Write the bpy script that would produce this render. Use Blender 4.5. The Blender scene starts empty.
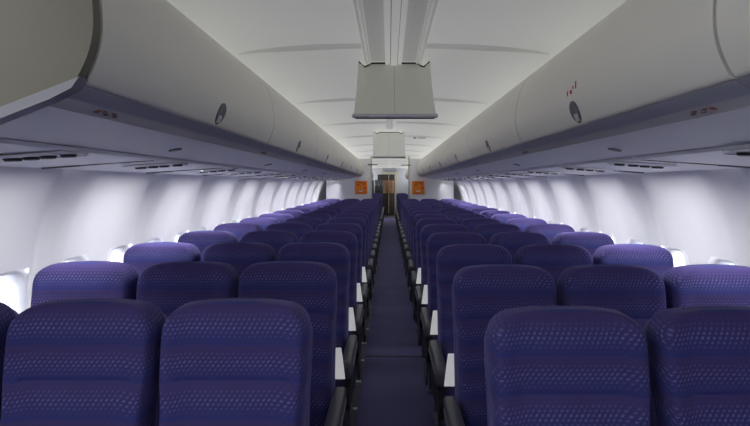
import bpy, bmesh, math, random
from mathutils import Vector, Matrix
random.seed(4)
SC = bpy.context.scene
COL = SC.collection
EYE = 1.48          # eye height above the cabin floor
CX = 0.025          # centre line of the cabin
PITCH = 0.787
Y_DIV = 13.0        # class divider
Y_END = 24.0        # far galley wall

# ------------------------------------------------------------------ materials
def lin(c):
    c = c / 255.0
    return c / 12.92 if c <= 0.04045 else ((c + 0.055) / 1.055) ** 2.4
def rgb(r, g, b): return (lin(r), lin(g), lin(b), 1.0)

class NT:
    def __init__(s, name):
        s.m = bpy.data.materials.new(name); s.m.use_nodes = True
        s.t = s.m.node_tree; s.n = s.t.nodes; s.l = s.t.links
        s.b = s.n['Principled BSDF']
    def math(s, op, a, b=None, c=None):
        n = s.n.new('ShaderNodeMath'); n.operation = op
        for i, v in enumerate((a, b, c)):
            if v is None: continue
            if isinstance(v, (int, float)): n.inputs[i].default_value = v
            else: s.l.new(v, n.inputs[i])
        return n.outputs[0]
    def mix(s, f, a, b):
        n = s.n.new('ShaderNodeMix'); n.data_type = 'RGBA'
        for k, v in ((0, f), (6, a), (7, b)):
            if isinstance(v, (int, float)): n.inputs[k].default_value = v
            elif isinstance(v, tuple): n.inputs[k].default_value = v
            else: s.l.new(v, n.inputs[k])
        return n.outputs[2]
    def obj(s):
        return s.n.new('ShaderNodeTexCoord').outputs['Object']
    def noise(s, scale, detail=2.0, vec=None):
        n = s.n.new('ShaderNodeTexNoise'); n.inputs['Scale'].default_value = scale
        n.inputs['Detail'].default_value = detail
        s.l.new(vec if vec is not None else s.obj(), n.inputs['Vector'])
        return n.outputs['Fac']
    def bump(s, h, strength, dist=0.002):
        n = s.n.new('ShaderNodeBump'); n.inputs['Strength'].default_value = strength
        n.inputs['Distance'].default_value = dist
        s.l.new(h, n.inputs['Height']); s.l.new(n.outputs[0], s.b.inputs['Normal'])

def plain(name, c, rough=0.5, metal=0.0, var=0.06, scale=6.0, bump=0.0, spec=0.5):
    q = NT(name)
    f = q.noise(scale, 3)
    d = tuple(x * (1 - var * 2.2) for x in c[:3]) + (1,)
    q.l.new(q.mix(f, c, d), q.b.inputs['Base Color'])
    q.b.inputs['Roughness'].default_value = rough
    q.b.inputs['Metallic'].default_value = metal
    q.b.inputs['Specular IOR Level'].default_value = spec
    if bump: q.bump(q.noise(220, 2), bump, 0.001)
    return q.m

def fabric():
    q = NT('seat_fabric')
    sep = q.n.new('ShaderNodeSeparateXYZ'); q.l.new(q.obj(), sep.inputs[0])
    x, y, z = sep.outputs
    v = q.math('SUBTRACT', z, q.math('MULTIPLY', y, 0.18))
    zc = q.math('DIVIDE', v, 0.0112); row = q.math('FLOOR', zc); fz = q.math('FRACT', zc)
    par = q.math('MODULO', row, 2.0)
    xs_ = q.math('ADD', x, q.math('SUBTRACT', y, q.math('MULTIPLY', z, 0.17)))
    xc = q.math('ADD', q.math('DIVIDE', xs_, 0.0150), q.math('MULTIPLY', par, 0.5))
    xc = q.math('ADD', xc, q.math('MULTIPLY', fz, -0.45))
    fx = q.math('FRACT', q.math('ADD', xc, 100.0))
    dash = q.math('MULTIPLY', q.math('LESS_THAN', fx, 0.42),
                  q.math('MULTIPLY', q.math('GREATER_THAN', fz, 0.22), q.math('LESS_THAN', fz, 0.80)))
    band = q.math('FRACT', q.math('ADD', q.math('DIVIDE', v, 0.098), 0.42))      # 0..1 upward
    tri = q.math('ABSOLUTE', q.math('SUBTRACT', band, 0.5))                       # 0 in the band's middle
    env = q.math('SUBTRACT', 1.0, q.math('MULTIPLY', tri, 2.6)); env = q.math('MAXIMUM', env, 0.05)
    nz = q.noise(14, 3)
    base = q.mix(band, rgb(54, 62, 128), rgb(76, 64, 118))
    base = q.mix(q.math('MULTIPLY', nz, 0.45), base, rgb(60, 54, 96))
    dcol = q.mix(band, rgb(130, 150, 200), rgb(160, 138, 180))
    col = q.mix(q.math('MULTIPLY', q.math('MULTIPLY', dash, env), q.math('MULTIPLY', q.noise(90, 1), 0.85)), base, dcol)
    q.l.new(col, q.b.inputs['Base Color'])
    q.b.inputs['Roughness'].default_value = 0.85
    q.b.inputs['Specular IOR Level'].default_value = 0.25
    q.b.inputs['Sheen Weight'].default_value = 0.28
    q.b.inputs['Sheen Roughness'].default_value = 0.35
    q.b.inputs['Sheen Tint'].default_value = rgb(190, 185, 235)
    q.bump(q.math('ADD', q.math('MULTIPLY', dash, 0.5), q.noise(500, 1)), 0.35, 0.0015)
    return q.m

def carpet():
    q = NT('aisle_carpet')
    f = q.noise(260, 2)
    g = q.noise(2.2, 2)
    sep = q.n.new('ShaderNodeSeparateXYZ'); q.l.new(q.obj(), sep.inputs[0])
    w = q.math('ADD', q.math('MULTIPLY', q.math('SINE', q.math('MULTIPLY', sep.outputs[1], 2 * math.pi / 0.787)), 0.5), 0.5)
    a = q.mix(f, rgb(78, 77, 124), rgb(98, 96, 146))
    a = q.mix(q.math('MULTIPLY', w, 0.42), a, rgb(112, 106, 160))  # paler band per seat row: lighting variation and wear put into the colour
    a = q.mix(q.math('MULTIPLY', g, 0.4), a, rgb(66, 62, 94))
    q.l.new(a, q.b.inputs['Base Color'])
    q.b.inputs['Roughness'].default_value = 0.95
    q.b.inputs['Specular IOR Level'].default_value = 0.15
    q.b.inputs['Sheen Weight'].default_value = 0.2
    q.bump(f, 0.5, 0.003)
    return q.m

def glass():
    q = NT('window_glass')
    tr = q.n.new('ShaderNodeBsdfTransparent'); tr.inputs[0].default_value = (0.95, 0.97, 1, 1)
    gl = q.n.new('ShaderNodeBsdfGlossy'); gl.inputs['Roughness'].default_value = 0.05
    mx = q.n.new('ShaderNodeMixShader'); mx.inputs[0].default_value = 0.06
    q.l.new(tr.outputs[0], mx.inputs[1]); q.l.new(gl.outputs[0], mx.inputs[2])
    q.l.new(mx.outputs[0], q.n['Material Output'].inputs['Surface'])
    return q.m

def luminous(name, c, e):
    # fill glow added to surfaces that are no lamps, growing with distance down the cabin
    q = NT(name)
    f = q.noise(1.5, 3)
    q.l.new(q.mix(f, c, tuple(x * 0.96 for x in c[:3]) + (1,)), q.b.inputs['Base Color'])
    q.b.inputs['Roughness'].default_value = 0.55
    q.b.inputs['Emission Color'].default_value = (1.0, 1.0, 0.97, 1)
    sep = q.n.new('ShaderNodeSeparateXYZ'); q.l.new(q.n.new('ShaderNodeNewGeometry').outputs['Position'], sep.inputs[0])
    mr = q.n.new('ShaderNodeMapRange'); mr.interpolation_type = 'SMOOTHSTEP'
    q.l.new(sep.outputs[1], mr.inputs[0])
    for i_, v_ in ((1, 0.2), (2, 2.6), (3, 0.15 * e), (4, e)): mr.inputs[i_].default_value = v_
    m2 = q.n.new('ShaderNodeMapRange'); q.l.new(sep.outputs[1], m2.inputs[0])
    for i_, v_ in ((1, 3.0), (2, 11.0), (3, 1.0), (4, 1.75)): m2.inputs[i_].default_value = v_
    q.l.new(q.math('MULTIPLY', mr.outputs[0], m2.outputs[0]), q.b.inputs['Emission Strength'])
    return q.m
M = {
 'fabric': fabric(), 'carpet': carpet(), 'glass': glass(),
 'shell': plain('seat_shell', rgb(92, 86, 138), 0.5, var=0.04),
 'arm': plain('armrest_rubber', rgb(78, 78, 86), 0.42, var=0.05, bump=0.2),
 'armtrim': plain('armrest_metal', rgb(150, 150, 156), 0.35, 0.6),
 'frame': plain('seat_frame', rgb(88, 88, 100), 0.4, 0.4),
 'dark': plain('dark_plastic', rgb(30, 30, 34), 0.5),
 'black': plain('black_gap', rgb(14, 14, 18), 0.7),
 'ceiling': luminous('ceiling_panel', rgb(188, 189, 186), 0.25),  # added emission stands in for light washing the ceiling
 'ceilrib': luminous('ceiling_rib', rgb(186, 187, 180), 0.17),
 'channel': luminous('channel_panel', rgb(165, 167, 163), 0.15),  # emission added to lighten the channel
 'bin': plain('bin_door', rgb(228, 225, 212), 0.45, var=0.025, scale=2),
 'binend': plain('bin_end', rgb(98, 94, 76), 0.5, var=0.03, scale=2),
 'lip': plain('bin_lip', rgb(168, 169, 176), 0.35, 0.15, var=0.03),
 'endtrim': plain('end_trim', rgb(128, 128, 134), 0.4, var=0.03),
 'band': plain('bin_band', rgb(196, 194, 188), 0.45, var=0.03),
 'under': plain('bin_underside', rgb(208, 208, 213), 0.45, var=0.03),
 'psu': plain('service_panel', rgb(232, 232, 236), 0.5, var=0.02),
 'wall': plain('sidewall', rgb(226, 226, 230), 0.5, var=0.02, scale=2),
 'bezel': plain('window_bezel', rgb(236, 236, 240), 0.4, var=0.02),
 'paper': luminous('paper', rgb(248, 248, 250), 0.20),  # faint emission added so the sheets stay white in shade
 'monitor': plain('housing', rgb(222, 222, 212), 0.45, var=0.02), 'monitorfar': luminous('housing_far', rgb(190, 190, 182), 0.10),  # far housing: emission added to match the brighter far cabin
 'montrim': plain('housing_trim', rgb(196, 194, 200), 0.35, 0.2, var=0.02),
 'divider': plain('divider_panel', rgb(244, 244, 246), 0.55, var=0.02),
 'orange': plain('orange_board', rgb(250, 138, 16), 0.6, var=0.05, scale=20),
 'orangedk': plain('orange_dark', rgb(150, 62, 12), 0.6, var=0.05),
 'red': plain('red_mark', rgb(186, 52, 52), 0.6),
 'rust': plain('rust_ink', rgb(150, 88, 78), 0.6),
 'brown': plain('placard_ink', rgb(120, 96, 92), 0.6),
 'tan': plain('tan_cloth', rgb(206, 176, 150), 0.8, var=0.25, scale=5),
 'gal': plain('galley_steel', rgb(96, 98, 100), 0.4, 0.4, var=0.15),
 'galfloor': plain('galley_floor', rgb(40, 38, 38), 0.5, var=0.1),
 'cream': plain('cream_frame', rgb(206, 200, 176), 0.5, var=0.03),
 'white': plain('white_mark', rgb(235, 235, 235), 0.5, var=0.02),
}

# ------------------------------------------------------------------ helpers
def meshobj(name, bm, mat, parent=None, smooth=True, angle=38):
    me = bpy.data.meshes.new(name)
    bmesh.ops.recalc_face_normals(bm, faces=bm.faces)
    bm.to_mesh(me); bm.free()
    if smooth:
        for p in me.polygons: p.use_smooth = True
        me.set_sharp_from_angle(angle=math.radians(angle))
    me.materials.append(M[mat])
    o = bpy.data.objects.new(name, me); COL.objects.link(o)
    if parent is not None: o.parent = parent
    return o

def tag(o, label=None, cat=None, group=None, kind=None):
    if label: o['label'] = label
    if cat: o['category'] = cat
    if group: o['group'] = group
    if kind: o['kind'] = kind
    return o

def empty(name, loc=(0, 0, 0)):
    o = bpy.data.objects.new(name, None); COL.objects.link(o); o.location = loc
    o.empty_display_size = 0.1
    return o

def add_box(bm, c, s, bevel=0.0, seg=2, rot=None):
    r = bmesh.ops.create_cube(bm, size=1.0)
    vs = r['verts']
    for v in vs: v.co = Vector((v.co.x * s[0], v.co.y * s[1], v.co.z * s[2]))
    if bevel > 0:
        es = list({e for v in vs for e in v.link_edges})
        rr = bmesh.ops.bevel(bm, geom=es, offset=bevel, segments=seg, affect='EDGES', profile=0.5)
        vs = list({v for f in rr['faces'] for v in f.verts} | {v for v in vs if v.is_valid})
    mt = Matrix.Translation(Vector(c))
    if rot: mt = mt @ rot
    bmesh.ops.transform(bm, matrix=mt, verts=[v for v in vs if v.is_valid])

def box(c, s, bevel=0.0, seg=2, rot=None):
    bm = bmesh.new(); add_box(bm, c, s, bevel, seg, rot); return bm

def loft(rings, closed=True, caps=True, bm=None):
    bm = bm or bmesh.new()
    R = [[bm.verts.new(p) for p in r] for r in rings]
    n = len(R[0])
    for a, b in zip(R, R[1:]):
        for i in range(n if closed else n - 1):
            j = (i + 1) % n
            bm.faces.new((a[i], a[j], b[j], b[i]))
    if caps and closed:
        bm.faces.new(R[0]); bm.faces.new(list(reversed(R[-1])))
    return bm

def tube(bm, pts, r, n=8, caps=True):
    pts = [Vector(p) for p in pts]
    rings = []
    for i, p in enumerate(pts):
        d = (pts[min(i + 1, len(pts) - 1)] - pts[max(i - 1, 0)]).normalized()
        up = Vector((1, 0, 0)) if abs(d.x) < 0.9 else Vector((0, 1, 0))
        u = d.cross(up).normalized(); w = d.cross(u).normalized()
        rings.append([p + u * r * math.cos(2 * math.pi * k / n) + w * r * math.sin(2 * math.pi * k / n) for k in range(n)])
    return loft(rings, bm=bm, caps=caps)

def extrude_y(poly, y0, y1, bm=None):
    """closed polygon of (x, z) extruded from y0 to y1"""
    return loft([[(x, y0, z) for x, z in poly], [(x, y1, z) for x, z in poly]], bm=bm)

def sup(w, t, n, N, cx=0.0, cy=0.0):
    out = []
    for k in range(N):
        a = 2 * math.pi * k / N
        c, s = math.cos(a), math.sin(a)
        out.append((cx + w * math.copysign(abs(c) ** (2 / n), c), cy + t * math.copysign(abs(s) ** (2 / n), s)))
    return out

def smooth(a, b, v):
    t = max(0.0, min(1.0, (v - a) / (b - a))); return t * t * (3 - 2 * t)

def copy_tree(o, parent=None):
    c = o.copy(); COL.objects.link(c); c.parent = parent
    for ch in list(o.children): copy_tree(ch, c)
    return c

# ------------------------------------------------------------------ seat
TOP = 1.132
LEAN = 0.17
def back_piece(z0, z1, W, T, rtop, rside, rbot, bol, N=56, ycen=0.0, arch=0.0, n=5.0, tr=0.038):
    """upholstered slab: rounded in plan, rounded at top and bottom, with side bolsters on the front"""
    zs = []
    K = 9
    for k in range(K + 1): zs.append(z0 + rbot * (1 - math.cos(math.pi / 2 * k / K)))
    m = 10
    for k in range(1, m): zs.append(z0 + rbot + (z1 - rtop - z0 - rbot) * k / m)
    for k in range(K + 1): zs.append(z1 - rtop + rtop * math.sin(math.pi / 2 * k / K))
    rings = []
    for z in zs:
        w, t = W(z), T
        if z > z1 - rtop:
            q = max(0.0, 1 - ((z - (z1 - rtop)) / rtop) ** 2)
            w = w - rside + rside * math.sqrt(q)
            e = max(0.0, (z - (z1 - 0.045)) / 0.045)
            t = T - tr + tr * math.sqrt(max(0.0, 1 - e * e)) if e > 0 else T
        if z < z0 + rbot:
            q = max(0.0, 1 - ((z0 + rbot - z) / rbot) ** 2)
            w = w - rbot * 0.5 * (1 - math.sqrt(q)); t = T * (0.45 + 0.55 * math.sqrt(q))
        ring = []
        for x, y in sup(w, t, n, N):
            if y < 0:
                y -= bol * smooth(0.55, 0.95, abs(x) / w) * min(1.0, t / T) * (1 - smooth(0.93, 1.0, abs(x) / w) * 0.7)
                y -= 0.010 * (1 - (x / w) ** 2) * math.sin(math.pi * (z - z0) / (z1 - z0)) ** 2
            zz = z - arch * (x / w) ** 2 * smooth(z1 - 0.15, z1, z)
            ring.append((x, y + ycen + (zz - TOP) * LEAN, zz))
        rings.append(ring)
    return loft(rings)

def make_seat(side, place):
    """seat facing -Y; side -1/+1 is the direction of the aisle (local x)"""
    root = empty('passenger_seat')
    head = back_piece(0.922, TOP, lambda z: 0.2125 + 0.002 * math.sin((z - 0.93) * 9), 0.056, 0.082, 0.078, 0.002, 0.024, arch=0.008, ycen=-0.012)
    meshobj('headrest', head, 'fabric', root, angle=60)
    bk = back_piece(0.40, 0.927, lambda z: 0.203 + 0.0095 * smooth(0.84, 0.925, z), 0.056, 0.003, 0.001, 0.05, 0.024, ycen=-0.012, tr=0.0015)
    meshobj('backrest', bk, 'fabric', root, angle=60)
    sh = back_piece(0.36, 1.105, lambda z: 0.214 - 0.004 * (1 - smooth(0.85, 0.95, z)), 0.030, 0.09, 0.085, 0.05, 0.0, ycen=0.040, N=40)
    meshobj('back_shell', sh, 'shell', root, angle=60)
    # cushion
    rings = []
    for k, (yy, s) in enumerate(((-0.055, .80), (-0.06, .93), (-0.09, 1), (-0.22, 1), (-0.36, 1), (-0.48, 1), (-0.54, .97), (-0.57, .88), (-0.585, .66))):
        top = 0.462 + 0.012 * smooth(-0.3, -0.54, yy)
        h = 0.066 * s
        rings.append([(x, yy - 0.06, top - 0.066 + z) for x, z in sup(0.212 * (0.9 + 0.1 * s), h, 4.5, 40)])
    meshobj('seat_cushion', loft(rings), 'fabric', root, angle=60)
    # aisle-side / shared armrest
    def armrest(x, length=0.47, w0=0.030):
        yb = -0.115
        prof = []
        y1 = yb - length
        rr = []
        for k in range(9):
            t = k / 8
            y = yb - length * t
            drop = 0.012 * (1 - math.sin(math.pi * t))
            w = w0 if t > 0.2 else w0 - 0.005 + 0.005 * t / 0.2
            hh = 0.024 + 0.018 * smooth(0.0, 0.7, t)
            rr.append((y, 0.612 - hh - drop * 0.4, w, hh))
        rr.append((y1 - 0.012, 0.566, w0 - 0.004, 0.034)); rr.append((y1 - 0.018, 0.562, 0.014, 0.022))
        rings = [[(x + px, y, zc + pz) for px, pz in sup(w, hh, 4, 24)] for y, zc, w, hh in rr]
        a = meshobj('armrest', loft(rings), 'arm', root, angle=50)
        bm = box((x + (w0 + 0.0005) * (-1 if side < 0 else 1), yb - length * 0.55, 0.578), (0.004, length * 0.80, 0.020), 0.0015, 1)
        meshobj('armrest_trim', bm, 'armtrim', a)
        return a
    if place == 'aisle':
        armrest(side * 0.240)
        xs = side * 0.238
        # end panel under the aisle armrest
        poly = [(-0.10, 0.56), (-0.13, 0.42), (-0.12, 0.34), (-0.50, 0.33), (-0.57, 0.37), (-0.585, 0.43), (-0.52, 0.47), (-0.34, 0.49), (-0.24, 0.57)]
        bm = loft([[(xs - 0.014, y, z) for y, z in poly], [(xs + 0.014, y, z) for y, z in poly]])
        bmesh.ops.bevel(bm, geom=list(bm.edges), offset=0.005, segments=2, affect='EDGES')
        meshobj('side_panel', bm, 'dark', root)
        bm = bmesh.new()
        tube(bm, [(xs + side * 0.018, -0.50, 0.36), (xs + side * 0.020, -0.56, 0.34), (xs + side * 0.02, -0.59, 0.29), (xs + side * 0.018, -0.575, 0.24), (xs + side * 0.012, -0.53, 0.225), (xs, -0.42, 0.25)], 0.011, 8)
        meshobj('side_frame', bm, 'frame', root)
    else:
        armrest(side * 0.2255, w0=0.018)
    for yy, ym, nm in ((-0.16, -0.10, 'leg'), (-0.50, -0.54, 'leg')):
        xl = side * (0.19 if place == 'aisle' else 0.06)
        bm = bmesh.new()
        add_box(bm, (xl, ym, 0.012), (0.045, 0.09, 0.024), 0.006)
        tube(bm, [(xl, ym, 0.02), (xl, (yy + ym) / 2, 0.19), (xl, yy, 0.345)], 0.016, 10)
        meshobj(nm, bm, 'frame', root)
    bm = bmesh.new()
    for yy in (-0.16, -0.50):
        tube(bm, [(-0.214, yy, 0.345), (0.214, yy, 0.345)], 0.019, 10)
    add_box(bm, (0, -0.33, 0.36), (0.42, 0.40, 0.02), 0.006)
    meshobj('seat_pan', bm, 'frame', root)
    return root

SEATX = {-1: {'aisle': -0.449, 'middle': -0.892, 'window': -1.347}, 1: {'aisle': 0.489, 'middle': 0.946, 'window': 1.403}}
Y1 = {-1: 1.609, 1: 1.509}
ORD = ['nearest', 'second', 'third', 'fourth', 'fifth', 'sixth', 'seventh', 'eighth', 'ninth', 'tenth', 'eleventh', 'twelfth', 'thirteenth', 'fourteenth', 'fifteenth',
       'sixteenth', 'seventeenth', 'eighteenth', 'nineteenth', 'twentieth', 'twenty-first', 'twenty-second', 'twenty-third', 'twenty-fourth']
ORDF = ['first'] + ORD[1:]
for s in (-1, 1):
    for pl in ('aisle', 'middle', 'window'):
        first = True
        nrow = 24 if pl == 'aisle' else 15
        for k in range(nrow):
            y = Y1[s] + PITCH * k + (0.55 if k >= 15 else 0)
            if first:
                o = make_seat(-s, pl); proto = o; first = False
            else:
                o = copy_tree(proto)
            o.location = (SEATX[s][pl], y, 0)
            sd = 'left' if s < 0 else 'right'
            rowtxt = (ORD[k] + ' row') if k == 0 else (ORD[k] + ' row back')
            if k >= 15:
                lab = f'blue aisle seat beyond the {sd} divider panel, {ORD[k-15] if k > 15 else "first"} row behind it'
            elif pl == 'aisle':
                lab = f'blue dash-patterned aisle seat with dark grey armrest, {sd} of the aisle, {rowtxt}'
            elif pl == 'middle':
                lab = f'blue dash-patterned middle seat of three, {sd} of the aisle, {rowtxt}'
            else:
                lab = f'blue dash-patterned window seat beside the {sd} cabin wall, {rowtxt}'
            tag(o, lab, 'seat', f'{sd} {pl} seats' if k < 15 else f'{sd} aisle seats beyond the divider')

# white folded leaflets behind the seat backs, poking out beside them
def leaflet(x, y, zt, w, h, lab, tilt):
    bm = bmesh.new()
    vs = []
    n = 6
    rows = []
    for j in range(2):
        r = []
        for i in range(n + 1):
            z = zt - h * i / n
            r.append(bm.verts.new((x + (-w / 2 if j == 0 else w / 2) * (0.72 + 0.28 * i / n) + tilt * (1 - i / n), y + 0.006 * math.sin(i / n * math.pi) + (z - TOP) * LEAN, z)))
        rows.append(r)
    for i in range(n): bm.faces.new((rows[0][i], rows[1][i], rows[1][i + 1], rows[0][i + 1]))
    bmesh.ops.solidify(bm, geom=list(bm.faces), thickness=0.004)
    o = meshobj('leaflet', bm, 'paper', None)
    tag(o, lab, 'leaflet', 'white leaflets in the seat-back pockets')
for s in (-1, 1):
    for k in range(5):
        y = Y1[s] + PITCH * k + 0.085
        sd = 'left' if s < 0 else 'right'
        xe = SEATX[s]['aisle'] - s * 0.212
        leaflet(xe + (-s) * 0.012 + (0.010 if s > 0 else -0.010), y, 0.735 if s < 0 else 0.740, 0.075, 0.135,
                f'white folded leaflet poking out beside the {ORD[k]} aisle seat {sd} of the aisle', 0.010 * s)
leaflet(-0.672, Y1[-1] + 0.085, 0.655, 0.09, 0.16, 'white folded leaflet in the gap between the nearest left middle and aisle seats', 0)
leaflet(0.717, Y1[1] + 0.085, 0.72, 0.075, 0.20, 'thin white leaflet edge between the nearest right middle and aisle seats', 0)

# ------------------------------------------------------------------ floor and shell
bm = box((CX, (Y_END + 2 - 1.6) / 2, -0.03), (3.7, Y_END + 2 + 1.6, 0.06))
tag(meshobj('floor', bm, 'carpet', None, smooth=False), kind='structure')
bm = box((CX, 24.9, 0.006), (3.3, 3.0, 0.012))
tag(meshobj('trim_1', bm, 'galfloor', None, smooth=False), kind='structure')

def hw(Z):
    if Z > -0.62: return 1.785 - 0.20 * ((Z + 0.62) / 0.70) ** 2.2
    return 1.785 - 0.17 * ((-0.62 - Z) / 0.86) ** 2
WIN_TOP, WIN_BOT, WIN_W = -0.405, -0.735, 0.2032 + 0.0508
JOINT = {-1: 2.68, 1: 2.58}
def relief(y, s, Z):
    """outward displacement of the moulded wall panels"""
    d = ((y - JOINT[s] + 0.508) % 1.016) - 0.508
    lower = smooth(0.1, -0.5, Z)
    a = 0.055 * math.exp(-(d / (0.10 - 0.045 * lower)) ** 2)
    e = 0.508 - abs(d)
    b = 0.010 * math.exp(-(e / 0.06) ** 2) * smooth(0.0, -0.25, Z)
    return a + b - 0.012 * math.exp(-((abs(d) - 0.17 + 0.05 * lower) / 0.03) ** 2)
for s, side in ((-1, 'left'), (1, 'right')):
    bm = bmesh.new()
    st = 0.0508
    y0 = JOINT[s] + 0.254 + 0.0254
    js = range(int(-4.4 / st), int((Y_DIV - 2.6) / st) + 1)
    ys = [y0 + j * st for j in js]
    yy = ys[-1]
    while yy < Y_END + 2.0: yy += 0.127; ys.append(yy)
    Zs = [0.098, 0.05, 0.0, -0.06, -0.12, -0.18, -0.25, -0.33, WIN_TOP, -0.47, -0.54, -0.61, -0.68, WIN_BOT, -0.80, -0.90, -1.0, -1.12, -1.25, -1.38, -1.49]
    grid = [[bm.verts.new((CX + s * (hw(Z) + relief(y, s, Z)), y, EYE + Z)) for Z in Zs] for y in ys]
    nwin = 0
    def is_win(yc, Zc):
        if yc > Y_DIV - 0.3 or yc < 1.65: return False
        d = ((yc - (JOINT[s] + 0.254) + 0.254) % 0.508) - 0.254
        return abs(d) < 0.127 and WIN_BOT < Zc < WIN_TOP
    for i in range(len(ys) - 1):
        for j in range(len(Zs) - 1):
            if is_win((ys[i] + ys[i + 1]) / 2, (Zs[j] + Zs[j + 1]) / 2): continue
            bm.faces.new((grid[i][j], grid[i + 1][j], grid[i + 1][j + 1], grid[i][j + 1]))
    tag(meshobj('wall_' + side, bm, 'wall', None, angle=70), kind='structure')

# windows
def rrect(w, h, r, n=6):
    pts = []
    for cx, cz, a0 in ((w - r, h - r, 0), (-w + r, h - r, 90), (-w + r, -h + r, 180), (w - r, -h + r, 270)):
        for k in range(n + 1):
            a = math.radians(a0 + 90 * k / n)
            pts.append((cx + r * math.cos(a), cz + r * math.sin(a)))
    return pts
wn = 0
for s in (-1, 1):
    zc = (WIN_TOP + WIN_BOT) / 2
    proto = None
    y = JOINT[s] + 0.254 - 0.508 * 4
    while y < Y_DIV - 0.35:
        if y > 1.75:
            wn += 1
            if proto is None:
                root = empty('window_%d' % wn)
                rings = []
                for (w, h, r, dx) in ((0.172, 0.212, 0.10, 0.020), (0.160, 0.200, 0.095, -0.010), (0.135, 0.172, 0.085, -0.016), (0.118, 0.155, 0.075, -0.008), (0.108, 0.142, 0.07, 0.03), (0.105, 0.138, 0.068, 0.055)):
                    rings.append([(s * dx, a, b) for a, b in rrect(w, h, r)])
                bm = loft(rings, caps=False)
                meshobj('window_frame', bm, 'bezel', root, angle=50)
                bm = bmesh.new(); bm.faces.new([bm.verts.new((s * 0.05, a, b)) for a, b in rrect(0.106, 0.139, 0.068)])
                meshobj('window_pane', bm, 'glass', root)
                proto = root; o = root
            else:
                o = copy_tree(proto); o.name = 'window_%d' % wn
            o.location = (CX + s * hw(zc), y, EYE + zc)
            tag(o, kind='structure')
        y += 0.508

# ------------------------------------------------------------------ ceiling
def cz(xr):
    a = min(1.0, abs(xr) / 0.95)
    return 0.72 - 0.075 * a ** 2.4
XS = [-0.95 + 1.9 * k / 38 for k in range(39)]
RIB0, RIBS = 2.75, 1.70
bm = bmesh.new()
ys = []
y = -1.6
while y < Y_END + 2:
    ys.append(y); y += 0.085
def scallop(y, xr):
    t = ((y - RIB0) % RIBS) / RIBS           # 0 just past a rib
    return 0.020 * math.sin(math.pi * t) ** 0.7 * smooth(0.10, 0.45, abs(xr)) * (1 - smooth(0.7, 0.92, abs(xr)))
grid = [[bm.verts.new((CX + x, y, EYE + cz(x) + scallop(y, x))) for x in XS] for y in ys]
for a, b in zip(grid, grid[1:]):
    for i in range(len(XS) - 1): bm.faces.new((a[i], a[i + 1], b[i + 1], b[i]))
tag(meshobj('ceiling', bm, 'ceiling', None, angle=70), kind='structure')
tn = 1
k = 0
while RIB0 + RIBS * k < Y_END:
    y = RIB0 + RIBS * k
    for s in (-1, 1):
        rings = []
        for i in range(22):
            x = s * (0.155 + (0.80 - 0.155) * i / 21) if k == 0 else s * (0.06 + 0.74 * i / 21)
            f = 1 - smooth(0.45, 0.80, abs(x))
            hh = 0.004 + 0.015 * f
            z = EYE + cz(x) + 0.004
            rings.append([(CX + x, y - 0.045, z), (CX + x, y - 0.012, z - hh), (CX + x, y + 0.006, z - hh), (CX + x, y + 0.02, z)])
        tn += 1
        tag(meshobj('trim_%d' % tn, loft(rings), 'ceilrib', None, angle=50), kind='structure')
    k += 1

# centre channel of the ceiling in front of the first housing
root = empty('ceiling_channel', (0.025, 0, 0))
tag(root, 'long recessed channel with raised rails running along the ceiling above the aisle', 'ceiling channel')
z0 = EYE + 0.722
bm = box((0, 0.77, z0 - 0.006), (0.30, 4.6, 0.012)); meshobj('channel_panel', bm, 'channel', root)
for sx in (-1, 1):
    bm = extrude_y([(sx * 0.128, z0 - 0.01), (sx * 0.132, z0 - 0.026), (sx * 0.140, z0 - 0.028), (sx * 0.144, z0 - 0.018), (sx * 0.150, z0 - 0.030), (sx * 0.160, z0 - 0.030), (sx * 0.168, z0 - 0.004)], -1.5, 3.07)
    meshobj('rail', bm, 'ceilrib', root, angle=30)
for a, b, m_, zz in ((-0.046, -0.018, 'ceiling', 0.024), (-0.015, 0.021, 'ceiling', 0.030), (0.024, 0.048, 'ceiling', 0.024), (-0.018, -0.015, 'black', 0.014), (0.021, 0.024, 'black', 0.014)):
    bm = box(((a + b) / 2, 0.77, z0 - zz / 2 - 0.006), (b - a, 4.6, zz)); meshobj('centre_strip' if m_ != 'black' else 'groove', bm, m_, root)
for i, (ya, yb) in enumerate(((3.4, 6.85), (7.5, 10.95), (11.05, 12.98))):
    tn += 1
    tag(meshobj('trim_%d' % tn, extrude_y([(0.01 - 0.045, z0), (0.01 - 0.035, z0 - 0.016), (0.01 - 0.003, z0 - 0.016), (0.01, z0 - 0.010), (0.01 + 0.003, z0 - 0.016), (0.01 + 0.035, z0 - 0.016), (0.01 + 0.045, z0)], ya, yb), 'ceilrib', None, angle=30), kind='structure')

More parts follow.
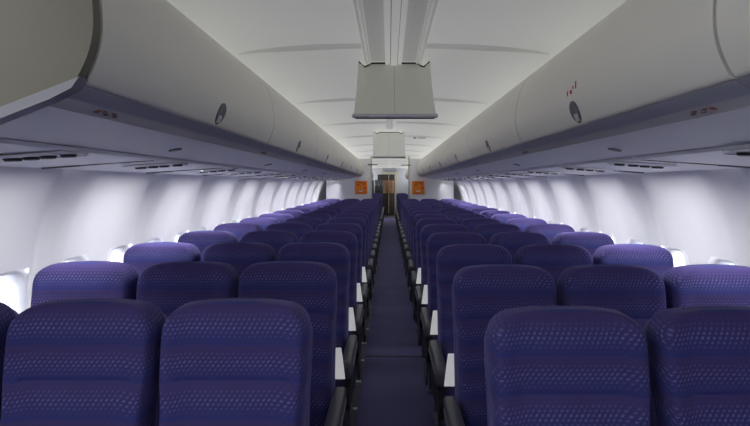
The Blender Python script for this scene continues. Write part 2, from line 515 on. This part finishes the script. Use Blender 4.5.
# hanging housings on the ceiling centre line
def housing(x, yt, lab, mat='monitor'):
    root = empty('ceiling_housing', (x, yt, EYE))
    tag(root, lab, 'ceiling housing', 'ceiling housings above the aisle')
    # face: top at y=0, z~.70 ; bottom at y=-.41, z=.332 ; width .418
    def face(w, u, notch):
        # u 0 top .. 1 bottom
        return None
    N = 24
    rings = []
    prof = [(0.0, 0.700), (-0.03, 0.66), (-0.16, 0.52), (-0.29, 0.42), (-0.375, 0.362), (-0.40, 0.345), (-0.395, 0.335), (-0.36, 0.334), (-0.15, 0.40), (0.10, 0.56), (0.22, 0.725)]
    for i in range(N + 1):
        xx = -0.209 + 0.418 * i / N
        a = abs(xx) / 0.209
        dip = 0.022 * math.exp(-((a - 0.80) / 0.10) ** 2)
        r = []
        for j, (py, pz) in enumerate(prof):
            sh = 1.0
            zz = pz - (dip if j == 0 else 0) + (0.010 if j == 0 and a > 0.9 else 0)
            r.append((xx, py, zz))
        rings.append(r)
    # round the two ends a little
    for e, sgn in ((0, 1), (N, -1)):
        rings[e] = [(x_ + sgn * 0.0, y_ + 0.006, z_ + 0.003) for x_, y_, z_ in rings[e]]
    meshobj('housing_body', loft(rings), mat, root, angle=30)
    bm = bmesh.new(); add_box(bm, (0, -0.402, 0.345), (0.434, 0.020, 0.020), 0.006, 3)
    meshobj('bottom_trim', bm, 'montrim', root)
    bm = bmesh.new(); add_box(bm, (0, -0.385, 0.3335), (0.40, 0.014, 0.004), 0.0005, 1)
    meshobj('bottom_gap', bm, 'black', root)
    # dark shadow gap where the body meets the ceiling
    rings = []
    for i in range(N + 1):
        xx = -0.205 + 0.41 * i / N; a = abs(xx) / 0.209
        dip = 0.022 * math.exp(-((a - 0.80) / 0.10) ** 2) - (0.010 if a > 0.9 else 0)
        zt = 0.700 - dip
        rings.append([(xx, -0.004, zt - 0.003), (xx, -0.006, zt + 0.006), (xx, 0.02, zt + 0.006), (xx, 0.02, zt - 0.003)])
    meshobj('top_gap', loft(rings), 'black', root)
    bm = bmesh.new()
    for (ya, za), (yb, zb) in zip(prof[0:5], prof[1:6]):
        L = math.hypot(yb - ya, zb - za); ang = math.atan2(zb - za, yb - ya)
        add_box(bm, (0.0, (ya + yb) / 2, (za + zb) / 2), (0.0014, L, 0.0016), 0, rot=Matrix.Rotation(ang, 4, 'X'))
    meshobj('door_seam', bm, 'brown', root)
housing(0.030, 3.08, 'large grey-beige housing hanging from the ceiling at the end of the channel')
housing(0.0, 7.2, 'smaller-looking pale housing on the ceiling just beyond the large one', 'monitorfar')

# little round ceiling speaker with printed line
root = empty('ceiling_placard', (0.40, 8.2, EYE + cz(0.375)))
tag(root, 'tiny dark round mark with a printed line on the ceiling above the right bins', 'placard')
bm = bmesh.new(); bmesh.ops.create_cone(bm, cap_ends=True, segments=20, radius1=0.028, radius2=0.024, depth=0.012)
meshobj('indicator', bm, 'dark', root)
bm = box((0.11, 0, 0.0), (0.12, 0.03, 0.008)); meshobj('printed_line', bm, 'brown', root)

# ------------------------------------------------------------------ overhead bins
DOOR = [(.680, .216), (.672, .222), (.660, .245), (.648, .275), (.640, .310), (.638, .350), (.642, .395), (.652, .445), (.672, .500), (.702, .550), (.745, .594), (.80, .626), (.87, .648)]
def _cr(P, n=4):
    out = []
    for i in range(len(P) - 1):
        a, b, c, d = P[max(i - 1, 0)], P[i], P[i + 1], P[min(i + 2, len(P) - 1)]
        for k in range(n):
            t = k / n
            out.append(tuple(0.5 * (2 * b[j] + (c[j] - a[j]) * t + (2 * a[j] - 5 * b[j] + 4 * c[j] - d[j]) * t * t + (3 * b[j] - a[j] - 3 * c[j] + d[j]) * t ** 3) for j in (0, 1)))
    return out + [P[-1]]
DOOR = _cr(DOOR)
BIN0 = {-1: 1.13, 1: 1.08}
def make_bin(s, L):
    root = empty('overhead_bin')
    X = lambda x: s * x
    # body (behind the door)
    poly = [(X(x + 0.02), EYE + z - 0.008 * smooth(.70, .80, x)) for x, z in DOOR] + [(X(1.30), EYE + 0.60), (X(1.45), EYE + 0.30), (X(1.04), EYE + 0.128), (X(.76), EYE + 0.182)]
    meshobj('bin_body', extrude_y(poly, 0.008, L - 0.008), 'binend', root, angle=30)
    inner = [(X(x + 0.028), EYE + z - 0.012 * smooth(.70, .80, x)) for x, z in reversed(DOOR)]
    poly = [(X(x), EYE + z) for x, z in DOOR] + inner
    bm = extrude_y(poly, 0.006, L - 0.006)
    door = meshobj('bin_door', bm, 'bin', root, angle=35)
    # lip trim
    poly = [(X(.683), EYE + .213), (X(.690), EYE + .206), (X(.716), EYE + .188), (X(.722), EYE + .186), (X(.730), EYE + .196), (X(.70), EYE + .222)]
    meshobj('lip_trim', extrude_y(poly, 0.002, L - 0.002), 'lip', root, angle=30)
    poly = [(X(.722), EYE + .190), (X(.726), EYE + .187), (X(.762), EYE + .176), (X(.768), EYE + .170), (X(.774), EYE + .172), (X(.775), EYE + .200), (X(.73), EYE + .205)]
    meshobj('placard_band', extrude_y(poly, 0.002, L - 0.002), 'band', root, angle=30)
    poly = [(X(.774), EYE + .176), (X(1.032), EYE + .120), (X(1.04), EYE + .135), (X(.78), EYE + .195)]
    meshobj('underside', extrude_y(poly, 0.002, L - 0.002), 'under', root, angle=30)
    # latch: dark oval cup with a paddle
    N = 20
    ym = L / 2
    def surf(u):   # point on the door at height u above EYE
        for (x0, z0), (x1, z1) in zip(DOOR, DOOR[1:]):
            if z0 <= u <= z1:
                t = (u - z0) / (z1 - z0); return x0 + (x1 - x0) * t
        return .68
    rings = []
    for k, (r, off) in enumerate(((1.0, -0.001), (0.98, 0.003), (0.75, 0.0035), (0.55, 0.0025), (0.02, 0.002))):
        ring = []
        for i in range(N):
            a = 2 * math.pi * i / N
            u = .262 + 0.040 * r * math.sin(a)
            ring.append((X(surf(u) - off), ym + 0.042 * r * math.cos(a), EYE + u))
        rings.append(ring)
    lt = meshobj('latch', loft(rings), 'gal', root)
    bm = bmesh.new()
    add_box(bm, (X(.664), ym, EYE + .243), (0.012, 0.046, 0.034), 0.005, 2, Matrix.Rotation(-s * 0.45, 4, 'Y'))
    meshobj('latch_handle', bm, 'band', lt)
    # printed row marks on the band
    bm = box((X(.745), 0.18, EYE + .1795), (0.014, 0.014, 0.004), 0.001, 1, Matrix.Rotation(s * 0.30, 4, 'Y'))
    pl = meshobj('seat_row_placard', bm, 'rust', root)
    for i in range(4):
        bm = box((X(.740 + 0.010 * (i % 2)), 0.205 + 0.022 * i, EYE + .1805 - 0.003 * (i % 2)), (0.006, 0.015, 0.004), 0, 1, Matrix.Rotation(s * 0.30, 4, 'Y'))
        meshobj('printed_mark', bm, 'brown', pl)
    return root
BL = 1.70
for s in (-1, 1):
    sd = 'left' if s < 0 else 'right'
    proto = None
    for k in range(-1 if s > 0 else 0, 13):
        y = BIN0[s] + BL * k
        if 6 < k: y = Y_DIV + 0.08 + BL * (k - 7)
        L = BL
        if y + BL > Y_END - 0.75: break
        if proto is None: o = make_bin(s, BL); proto = o
        else: o = copy_tree(proto)
        o.location = (CX, y, 0)
        if k == 6: o.scale = (1, (Y_DIV - 0.04 - y) / BL, 1)
        if k == -1: lab = 'overhead bin beside the right edge of the ceiling, cut off before the first door seam'
        elif k > 6: lab = f'overhead bin beyond the {sd} divider panel, {ORDF[k-7]} along'
        else: lab = f'cream overhead bin with oval latch above the {sd} seats, {ORDF[k]} along from its first seam'
        tag(o, lab, 'overhead bin', f'{sd} overhead bins')

# near end panel of the left bin row
poly = [(-x - 0.004 + CX, EYE + z - 0.002) for x, z in DOOR] + [(-1.30 + CX, EYE + .62), (-1.50 + CX, EYE + .06), (-.90 + CX, EYE + .110)]
root = empty('bin_end_panel', (0, 0, 0))
tag(root, 'dark beige end panel closing the near end of the left overhead bins', 'end panel')
poly2 = [(-.655 + 0.012, EYE + .222)] + [(x + 0.004, z) for x, z in poly[1:-3] if z < EYE + .58] + [(-1.30, EYE + .62), (-1.55, EYE - .16), (-.83, EYE + .146)]
bm = extrude_y(poly2, 1.098, 1.126)
meshobj('panel', bm, 'binend', root, angle=35)
poly3 = [(-.638, EYE + .222), (-.83, EYE + .148), (-1.55, EYE - .16), (-1.55, EYE - .19), (-.845, EYE + .118), (-.70, EYE + .175), (-.655, EYE + .198)]
meshobj('lower_trim', extrude_y(poly3, 1.092, 1.127), 'endtrim', root, angle=30)

# red sticker marks on the right bin door (strokes and a dot)
root = empty('bin_sticker', (CX, 0, EYE))
tag(root, 'small red symbols stuck on the right overhead bin door above its latch', 'sticker')
for (dy, u, hh, ww) in ((0.0, .335, .014, .018), (-0.05, .352, .026, .006), (-0.022, .348, .012, .007), (0.035, .335, .020, .005)):
    bm = box((.6375, 1.93 + dy, u), (0.004, ww, hh), 0.0015, 1)
    meshobj('red_symbol', bm, 'red', root)

# ------------------------------------------------------------------ service panels above the seats
Pa, Pb = (1.030, .112), (1.600, .071)
def psu_z(x): return Pa[1] + (Pb[1] - Pa[1]) * (x - Pa[0]) / (Pb[0] - Pa[0])
def make_soffit(s, L):
    root = empty('service_channel_panel')
    poly = [(s * Pa[0], EYE + Pa[1] + .006), (s * (Pa[0] + .012), EYE + psu_z(Pa[0] + .012) - .004), (s * 1.595, EYE + psu_z(1.595)), (s * 1.60, EYE + .10), (s * 1.06, EYE + .128)]
    meshobj('panel', extrude_y(poly, 0.008, L - 0.008), 'psu', root, angle=30)
    bm = bmesh.new()
    for xa, xb, hh in ((1.07, 1.22, .006), (1.22, 1.40, .004), (1.40, 1.57, .007)):
        xm = (xa + xb) / 2
        add_box(bm, (s * xm, L - 0.004, EYE + psu_z(xm) - 0.004), (xb - xa - 0.004, 0.010, hh), 0, rot=Matrix.Rotation(s * 0.072, 4, 'Y'))
    tag(meshobj('joint_strip', bm, 'gal', root), 'dark segmented strip across the panel joint')
    return root
for s in (-1, 1):
    sd = 'left' if s < 0 else 'right'
    o = box((CX + s * 1.33, 7.1, EYE + .125), (0.56, 11.7, 0.012), 0, rot=Matrix.Rotation(s * 0.072, 4, 'Y'))
    tn += 1; tag(meshobj('trim_%d' % tn, o, 'black', None), kind='structure')
    proto = None
    for k in range(-1 if s < 0 else -2, 11):
        y = 2.30 + 1.016 * k + (0.06 if s < 0 else 0)
        if y + 1.0 > Y_DIV: break
        if proto is None: o = make_soffit(s, 1.016); proto = o
        else: o = copy_tree(proto)
        o.location = (CX, y, 0)
        tag(o, f'pale flat service panel under the {sd} bins beside the wall, ' + ORDF[k + 2] + ' along', 'ceiling panel', f'{sd} service panels above the window seats')

for s in (-1, 1):
    bm = box((CX + s * 1.31, 18.5, EYE + .095), (0.54, 10.8, 0.012), 0, rot=Matrix.Rotation(s * 0.072, 4, 'Y'))
    tn += 1; tag(meshobj('trim_%d' % tn, bm, 'psu', None), kind='structure')
def make_unit(s):
    root = empty('reading_light_unit')
    ang = s * math.atan2(Pa[1] - Pb[1], Pb[0] - Pa[0])
    xm = 1.17
    R = Matrix.Rotation(ang, 4, 'Y')
    bm = box((s * xm, 0, EYE + psu_z(xm) - 0.0105), (0.27, 0.13, 0.008), 0.003, 2, R)
    pan = meshobj('unit_plate', bm, 'psu', root)
    for i, x in enumerate((1.065, 1.130, 1.185, 1.245)):
        bm = bmesh.new()
        bmesh.ops.create_cone(bm, cap_ends=True, segments=20, radius1=0.021 if i < 3 else 0.024, radius2=0.026 if i < 3 else 0.03, depth=0.010)
        bmesh.ops.transform(bm, matrix=Matrix.Translation((s * x, 0.0, EYE + psu_z(x) - 0.018)) @ R, verts=bm.verts)
        meshobj('reading_light' if i < 3 else 'air_vent', bm, 'dark', root)
    bm = box((s * 1.15, 0.075, EYE + psu_z(1.15) - 0.012), (0.20, 0.010, 0.006), 0.001, 1, R)
    meshobj('slot', bm, 'gal', root)
    return root
for s in (-1, 1):
    sd = 'left' if s < 0 else 'right'
    proto = None
    for k in range(13):
        y = (1.72 if s < 0 else 1.62) + PITCH * k + (0.10 if k else 0)
        jd = ((y - 2.30 - (0.06 if s < 0 else 0) + 0.508) % 1.016) - 0.508
        if abs(jd) < 0.11: y += math.copysign(0.12 - abs(jd), jd)
        if proto is None: o = make_unit(s); proto = o
        else: o = copy_tree(proto)
        o.location = (CX, y, 0)
        tag(o, f'row of dark reading lights under the {sd} bins, {ORDF[k]} unit along', 'reading lights', f'{sd} reading light units')
# small dark speaker ovals in the bin underside
for s in (-1, 1):
    for k in range(4):
        y = 2.22 + 1.70 * k
        bm = bmesh.new(); bmesh.ops.create_cone(bm, cap_ends=True, segments=18, radius1=0.026, radius2=0.028, depth=0.006)
        zc = .176 - (.92 - .774) * (.056 / .258)
        bmesh.ops.transform(bm, matrix=Matrix.Translation((CX + s * .92, y, EYE + zc - 0.002)) @ Matrix.Rotation(s * 0.214, 4, 'Y'), verts=bm.verts)
        o = meshobj('speaker_grille', bm, 'gal', None)
        tag(o, f'small dark oval speaker grille under the {"left" if s < 0 else "right"} bins, {ORDF[k]} along', 'speaker', 'speaker grilles under the bins')

# ------------------------------------------------------------------ floor light strip on the aisle's left edge
root = empty('floor_path_strip', (-0.232, 0, 0))
tag(root, 'dark floor path strip with white joints along the left side of the aisle', 'floor strip')
meshobj('strip_cover', extrude_y([(-.026, 0.0), (-.022, .010), (.022, .010), (.026, 0.0)], 0.4, 12.9), 'arm', root, angle=30)
y = 0.62
while y < 12.8:
    meshobj('joint', box((0, y, 0.008), (0.050, 0.030, 0.010), 0.002, 1), 'white', root)
    y += 0.475
for i, (ya, yb) in enumerate(((4.55, 4.56), )):
    tn += 1; tag(meshobj('trim_%d' % tn, box((0.03, ya, 0.002), (0.50, 0.012, 0.004)), 'dark', None), kind='structure')

# ------------------------------------------------------------------ class dividers
for s, xi in ((-1, -0.415), (1, 0.47)):
    sd = 'left' if s < 0 else 'right'
    root = empty('class_divider', (0, Y_DIV, 0))
    tag(root, f'pale divider panel across the {sd} seats at the far end of the cabin', 'divider')
    xo = CX + s * 1.56
    def slab(x0, x1, z0_, z1_, th=0.05):
        return box(((x0 + x1) / 2, 0, (z0_ + z1_) / 2), (abs(x1 - x0), th, z1_ - z0_), 0.008, 2)
    meshobj('panel', slab(xi, xo, 0.0, EYE + 0.62), 'divider', root)
    meshobj('edge_post', slab(xi - s * 0.0, xi + s * 0.035, 0.0, EYE + 0.68, 0.075), 'cream', root)
    meshobj('curtain_rail', box((xi + s * (-0.06 if s > 0 else -0.02) , -0.06, EYE + (0.475 if s < 0 else 0.46)), (0.24, 0.03, 0.020), 0.008, 2), 'dark', root)
    b = empty('orange_board', (-0.682 if s < 0 else 0.715, Y_DIV - 0.05, EYE - 0.085))
    tag(b, f'square orange board with a small white mark on the {sd} divider panel', 'board')
    meshobj('board', box((0, 0, 0), (0.30, 0.03, 0.32), 0.008, 2), 'orange', b)
    for dx, dz, w_, h_, m_ in ((0.0, -0.09, 0.09, 0.035, 'white'), (0.08, 0.09, 0.05, 0.05, 'orangedk'), (-0.06, 0.06, 0.08, 0.02, 'orangedk'), (0.10, -0.01, 0.03, 0.06, 'orangedk'), (-0.02, 0.115, 0.14, 0.02, 'orangedk')):
        meshobj('printed_mark', box((dx, -0.017, dz), (w_, 0.006, h_), 0.001, 1), m_, b)

# ------------------------------------------------------------------ far end: galley
x0, x1 = -0.52, 0.26
fw = EYE + 0.80
bm = bmesh.new()
add_box(bm, ((-1.7 + x0) / 2, Y_END, fw / 2), (x0 + 1.7, 0.08, fw))
add_box(bm, ((1.75 + x1) / 2, Y_END, fw / 2), (1.75 - x1, 0.08, fw))
add_box(bm, ((x0 + x1) / 2, Y_END, (EYE + 0.43 + fw) / 2), (x1 - x0, 0.08, fw - EYE - 0.43))
tag(meshobj('wall_far', bm, 'under', None, smooth=False), kind='structure')
bm = box((CX, Y_END + 1.9, 1.2), (3.5, 0.06, 2.6)); tag(meshobj('wall_end', bm, 'galfloor', None, smooth=False), kind='structure')
bm = box((CX, -1.6, 1.2), (3.6, 0.06, 2.6)); tag(meshobj('wall_behind', bm, 'wall', None, smooth=False), kind='structure')

root = empty('door_frame', (0, Y_END - 0.06, 0))
tag(root, 'cream frame around the dark doorway at the far end of the aisle', 'door frame')
meshobj('post', box((x1 + 0.07, 0, (EYE + 0.45) / 2), (0.14, 0.06, EYE + 0.45), 0.01), 'cream', root)
meshobj('header', box((0.02, -0.02, EYE + 0.50), (0.66, 0.08, 0.11), 0.01), 'cream', root)
meshobj('upper_panel', box((0.02, -0.06, EYE + 0.66), (0.62, 0.10, 0.18), 0.01), 'lip', root)

root = empty('galley_unit', (-0.52, Y_END - 0.5, 0))
tag(root, 'dark grey galley cabinet standing left of the far doorway', 'galley cabinet')
meshobj('cabinet_body', box((-0.06, 0, 0.83), (0.52, 0.6, 1.66), 0.01), 'galfloor', root)
meshobj('worktop', box((-0.02, -0.06, 1.22), (0.60, 0.52, 0.035), 0.005), 'gal', root)
meshobj('pole', box((-0.12, -0.34, 1.36), (0.035, 0.03, 0.56), 0.005), 'white', root)
for i in range(3):
    d = meshobj('galley_door', box((-0.10 + 0.14 * i, -0.305, 1.45), (0.125, 0.02, 0.38), 0.005), 'gal', root)
    meshobj('handle', box((-0.06 + 0.14 * i, -0.32, 1.45), (0.012, 0.015, 0.10), 0.003), 'white', d)

# tan curtain gathered beyond the doorway
rings = []
for zz in (EYE - 0.42, EYE - 0.2, EYE, EYE + 0.16):
    r = []
    for i in range(41):
        u = i / 40
        r.append((-0.28 + 0.50 * u, Y_END + 0.5 + 0.03 * math.sin(u * 40) , zz))
    rings.append(r)
bm = loft(rings, closed=False, caps=False)
bmesh.ops.solidify(bm, geom=list(bm.faces), thickness=0.01)
o = meshobj('galley_curtain', bm, 'tan', None)
tag(o, 'tan pleated curtain hanging beyond the far doorway', 'curtain')
root = empty('service_door', (0, Y_END + 0.75, 0))
tag(root, 'dark far door with a thin pale centre strip beneath the tan curtain', 'door')
meshobj('door_leaf', box((-0.13, 0, 1.0), (0.80, 0.05, 2.0), 0.01), 'galfloor', root)
meshobj('centre_strip', box((-0.01, -0.08, 1.1), (0.028, 0.03, 2.0), 0.004), 'tan', root)

# ------------------------------------------------------------------ light
def area(name, loc, rot, sx, sy, power, col=(1, 1, 1)):
    l = bpy.data.lights.new(name, 'AREA'); l.shape = 'RECTANGLE'; l.size = sx; l.size_y = sy
    l.energy = power; l.color = col
    o = bpy.data.objects.new(name, l); COL.objects.link(o); o.location = loc
    o.rotation_euler = rot
    return o
def aim(o, d):
    """point the lamp's -Z along d with its local Y along the cabin"""
    z = -Vector(d).normalized(); yv = Vector((0, 1, 0)); x = yv.cross(z).normalized(); yv = z.cross(x)
    o.rotation_euler = Matrix((x, yv, z)).transposed().to_euler()
for s in (-1, 1):
    # sidewall wash lamps, one per wall panel, facing the wall
    for k in range(-1, 10):
        y = JOINT[s] + 0.508 + 1.016 * k
        o = area('wall_lamp', (CX + s * 1.22, y, EYE + 0.078), (0, 0, 0), 0.04, 0.66, 4.4 if k >= 0 else 3.0, (0.98, 0.98, 1.0)); o.data.spread = math.radians(112); aim(o, (s * 0.52, 0, -0.85))
    o = area('wall_lamp', (CX + s * 1.22, 12.78, EYE + 0.078), (0, 0, 0), 0.04, 0.25, 0.7, (0.98, 0.98, 1.0)); o.data.spread = math.radians(112); aim(o, (s * 0.52, 0, -0.85))  # extra fill added to lighten the dark wall end by the divider
    # daylight outside the windows
    o = area('daylight', (CX + s * 2.9, 7.4, EYE + 0.25), (0, 0, 0), 1.6, 11.6, 850, (0.93, 0.96, 1.0)); aim(o, (-s, 0, -0.62))
W = bpy.data.worlds.new('World'); SC.world = W; W.use_nodes = True
bg = W.node_tree.nodes['Background']; bg.inputs[0].default_value = (0.92, 0.95, 1.0, 1); bg.inputs[1].default_value = 2.5

o = area('fill_behind_camera', (0.3, -1.35, EYE + 0.35), (math.radians(105), 0, 0), 1.6, 0.4, 0.8, (1.0, 0.98, 0.94))  # unseen fill light added behind the camera
area('galley_fill', (0.0, 25.0, EYE + 0.6), (math.radians(0), 0, 0), 1.2, 0.5, 110, (1.0, 0.93, 0.82))  # unseen fill light added to brighten the curtain beyond the doorway
# ------------------------------------------------------------------ camera
cam = bpy.data.cameras.new('Camera'); co = bpy.data.objects.new('Camera', cam); COL.objects.link(co)
co.location = (0, 0, EYE); co.rotation_euler = (math.radians(90), 0, 0)
cam.sensor_width = 36; cam.lens = 36 * 530 / 750
cam.shift_x = -14 / 750; cam.shift_y = -29 / 750
cam.clip_start = 0.05; cam.clip_end = 200
SC.camera = co
SC.view_settings.view_transform = 'Standard'
SC.view_settings.look = 'None'
SC.view_settings.exposure = 0.0
SC.cycles.use_denoising = True
SC.cycles.max_bounces = 10
SC.cycles.diffuse_bounces = 6
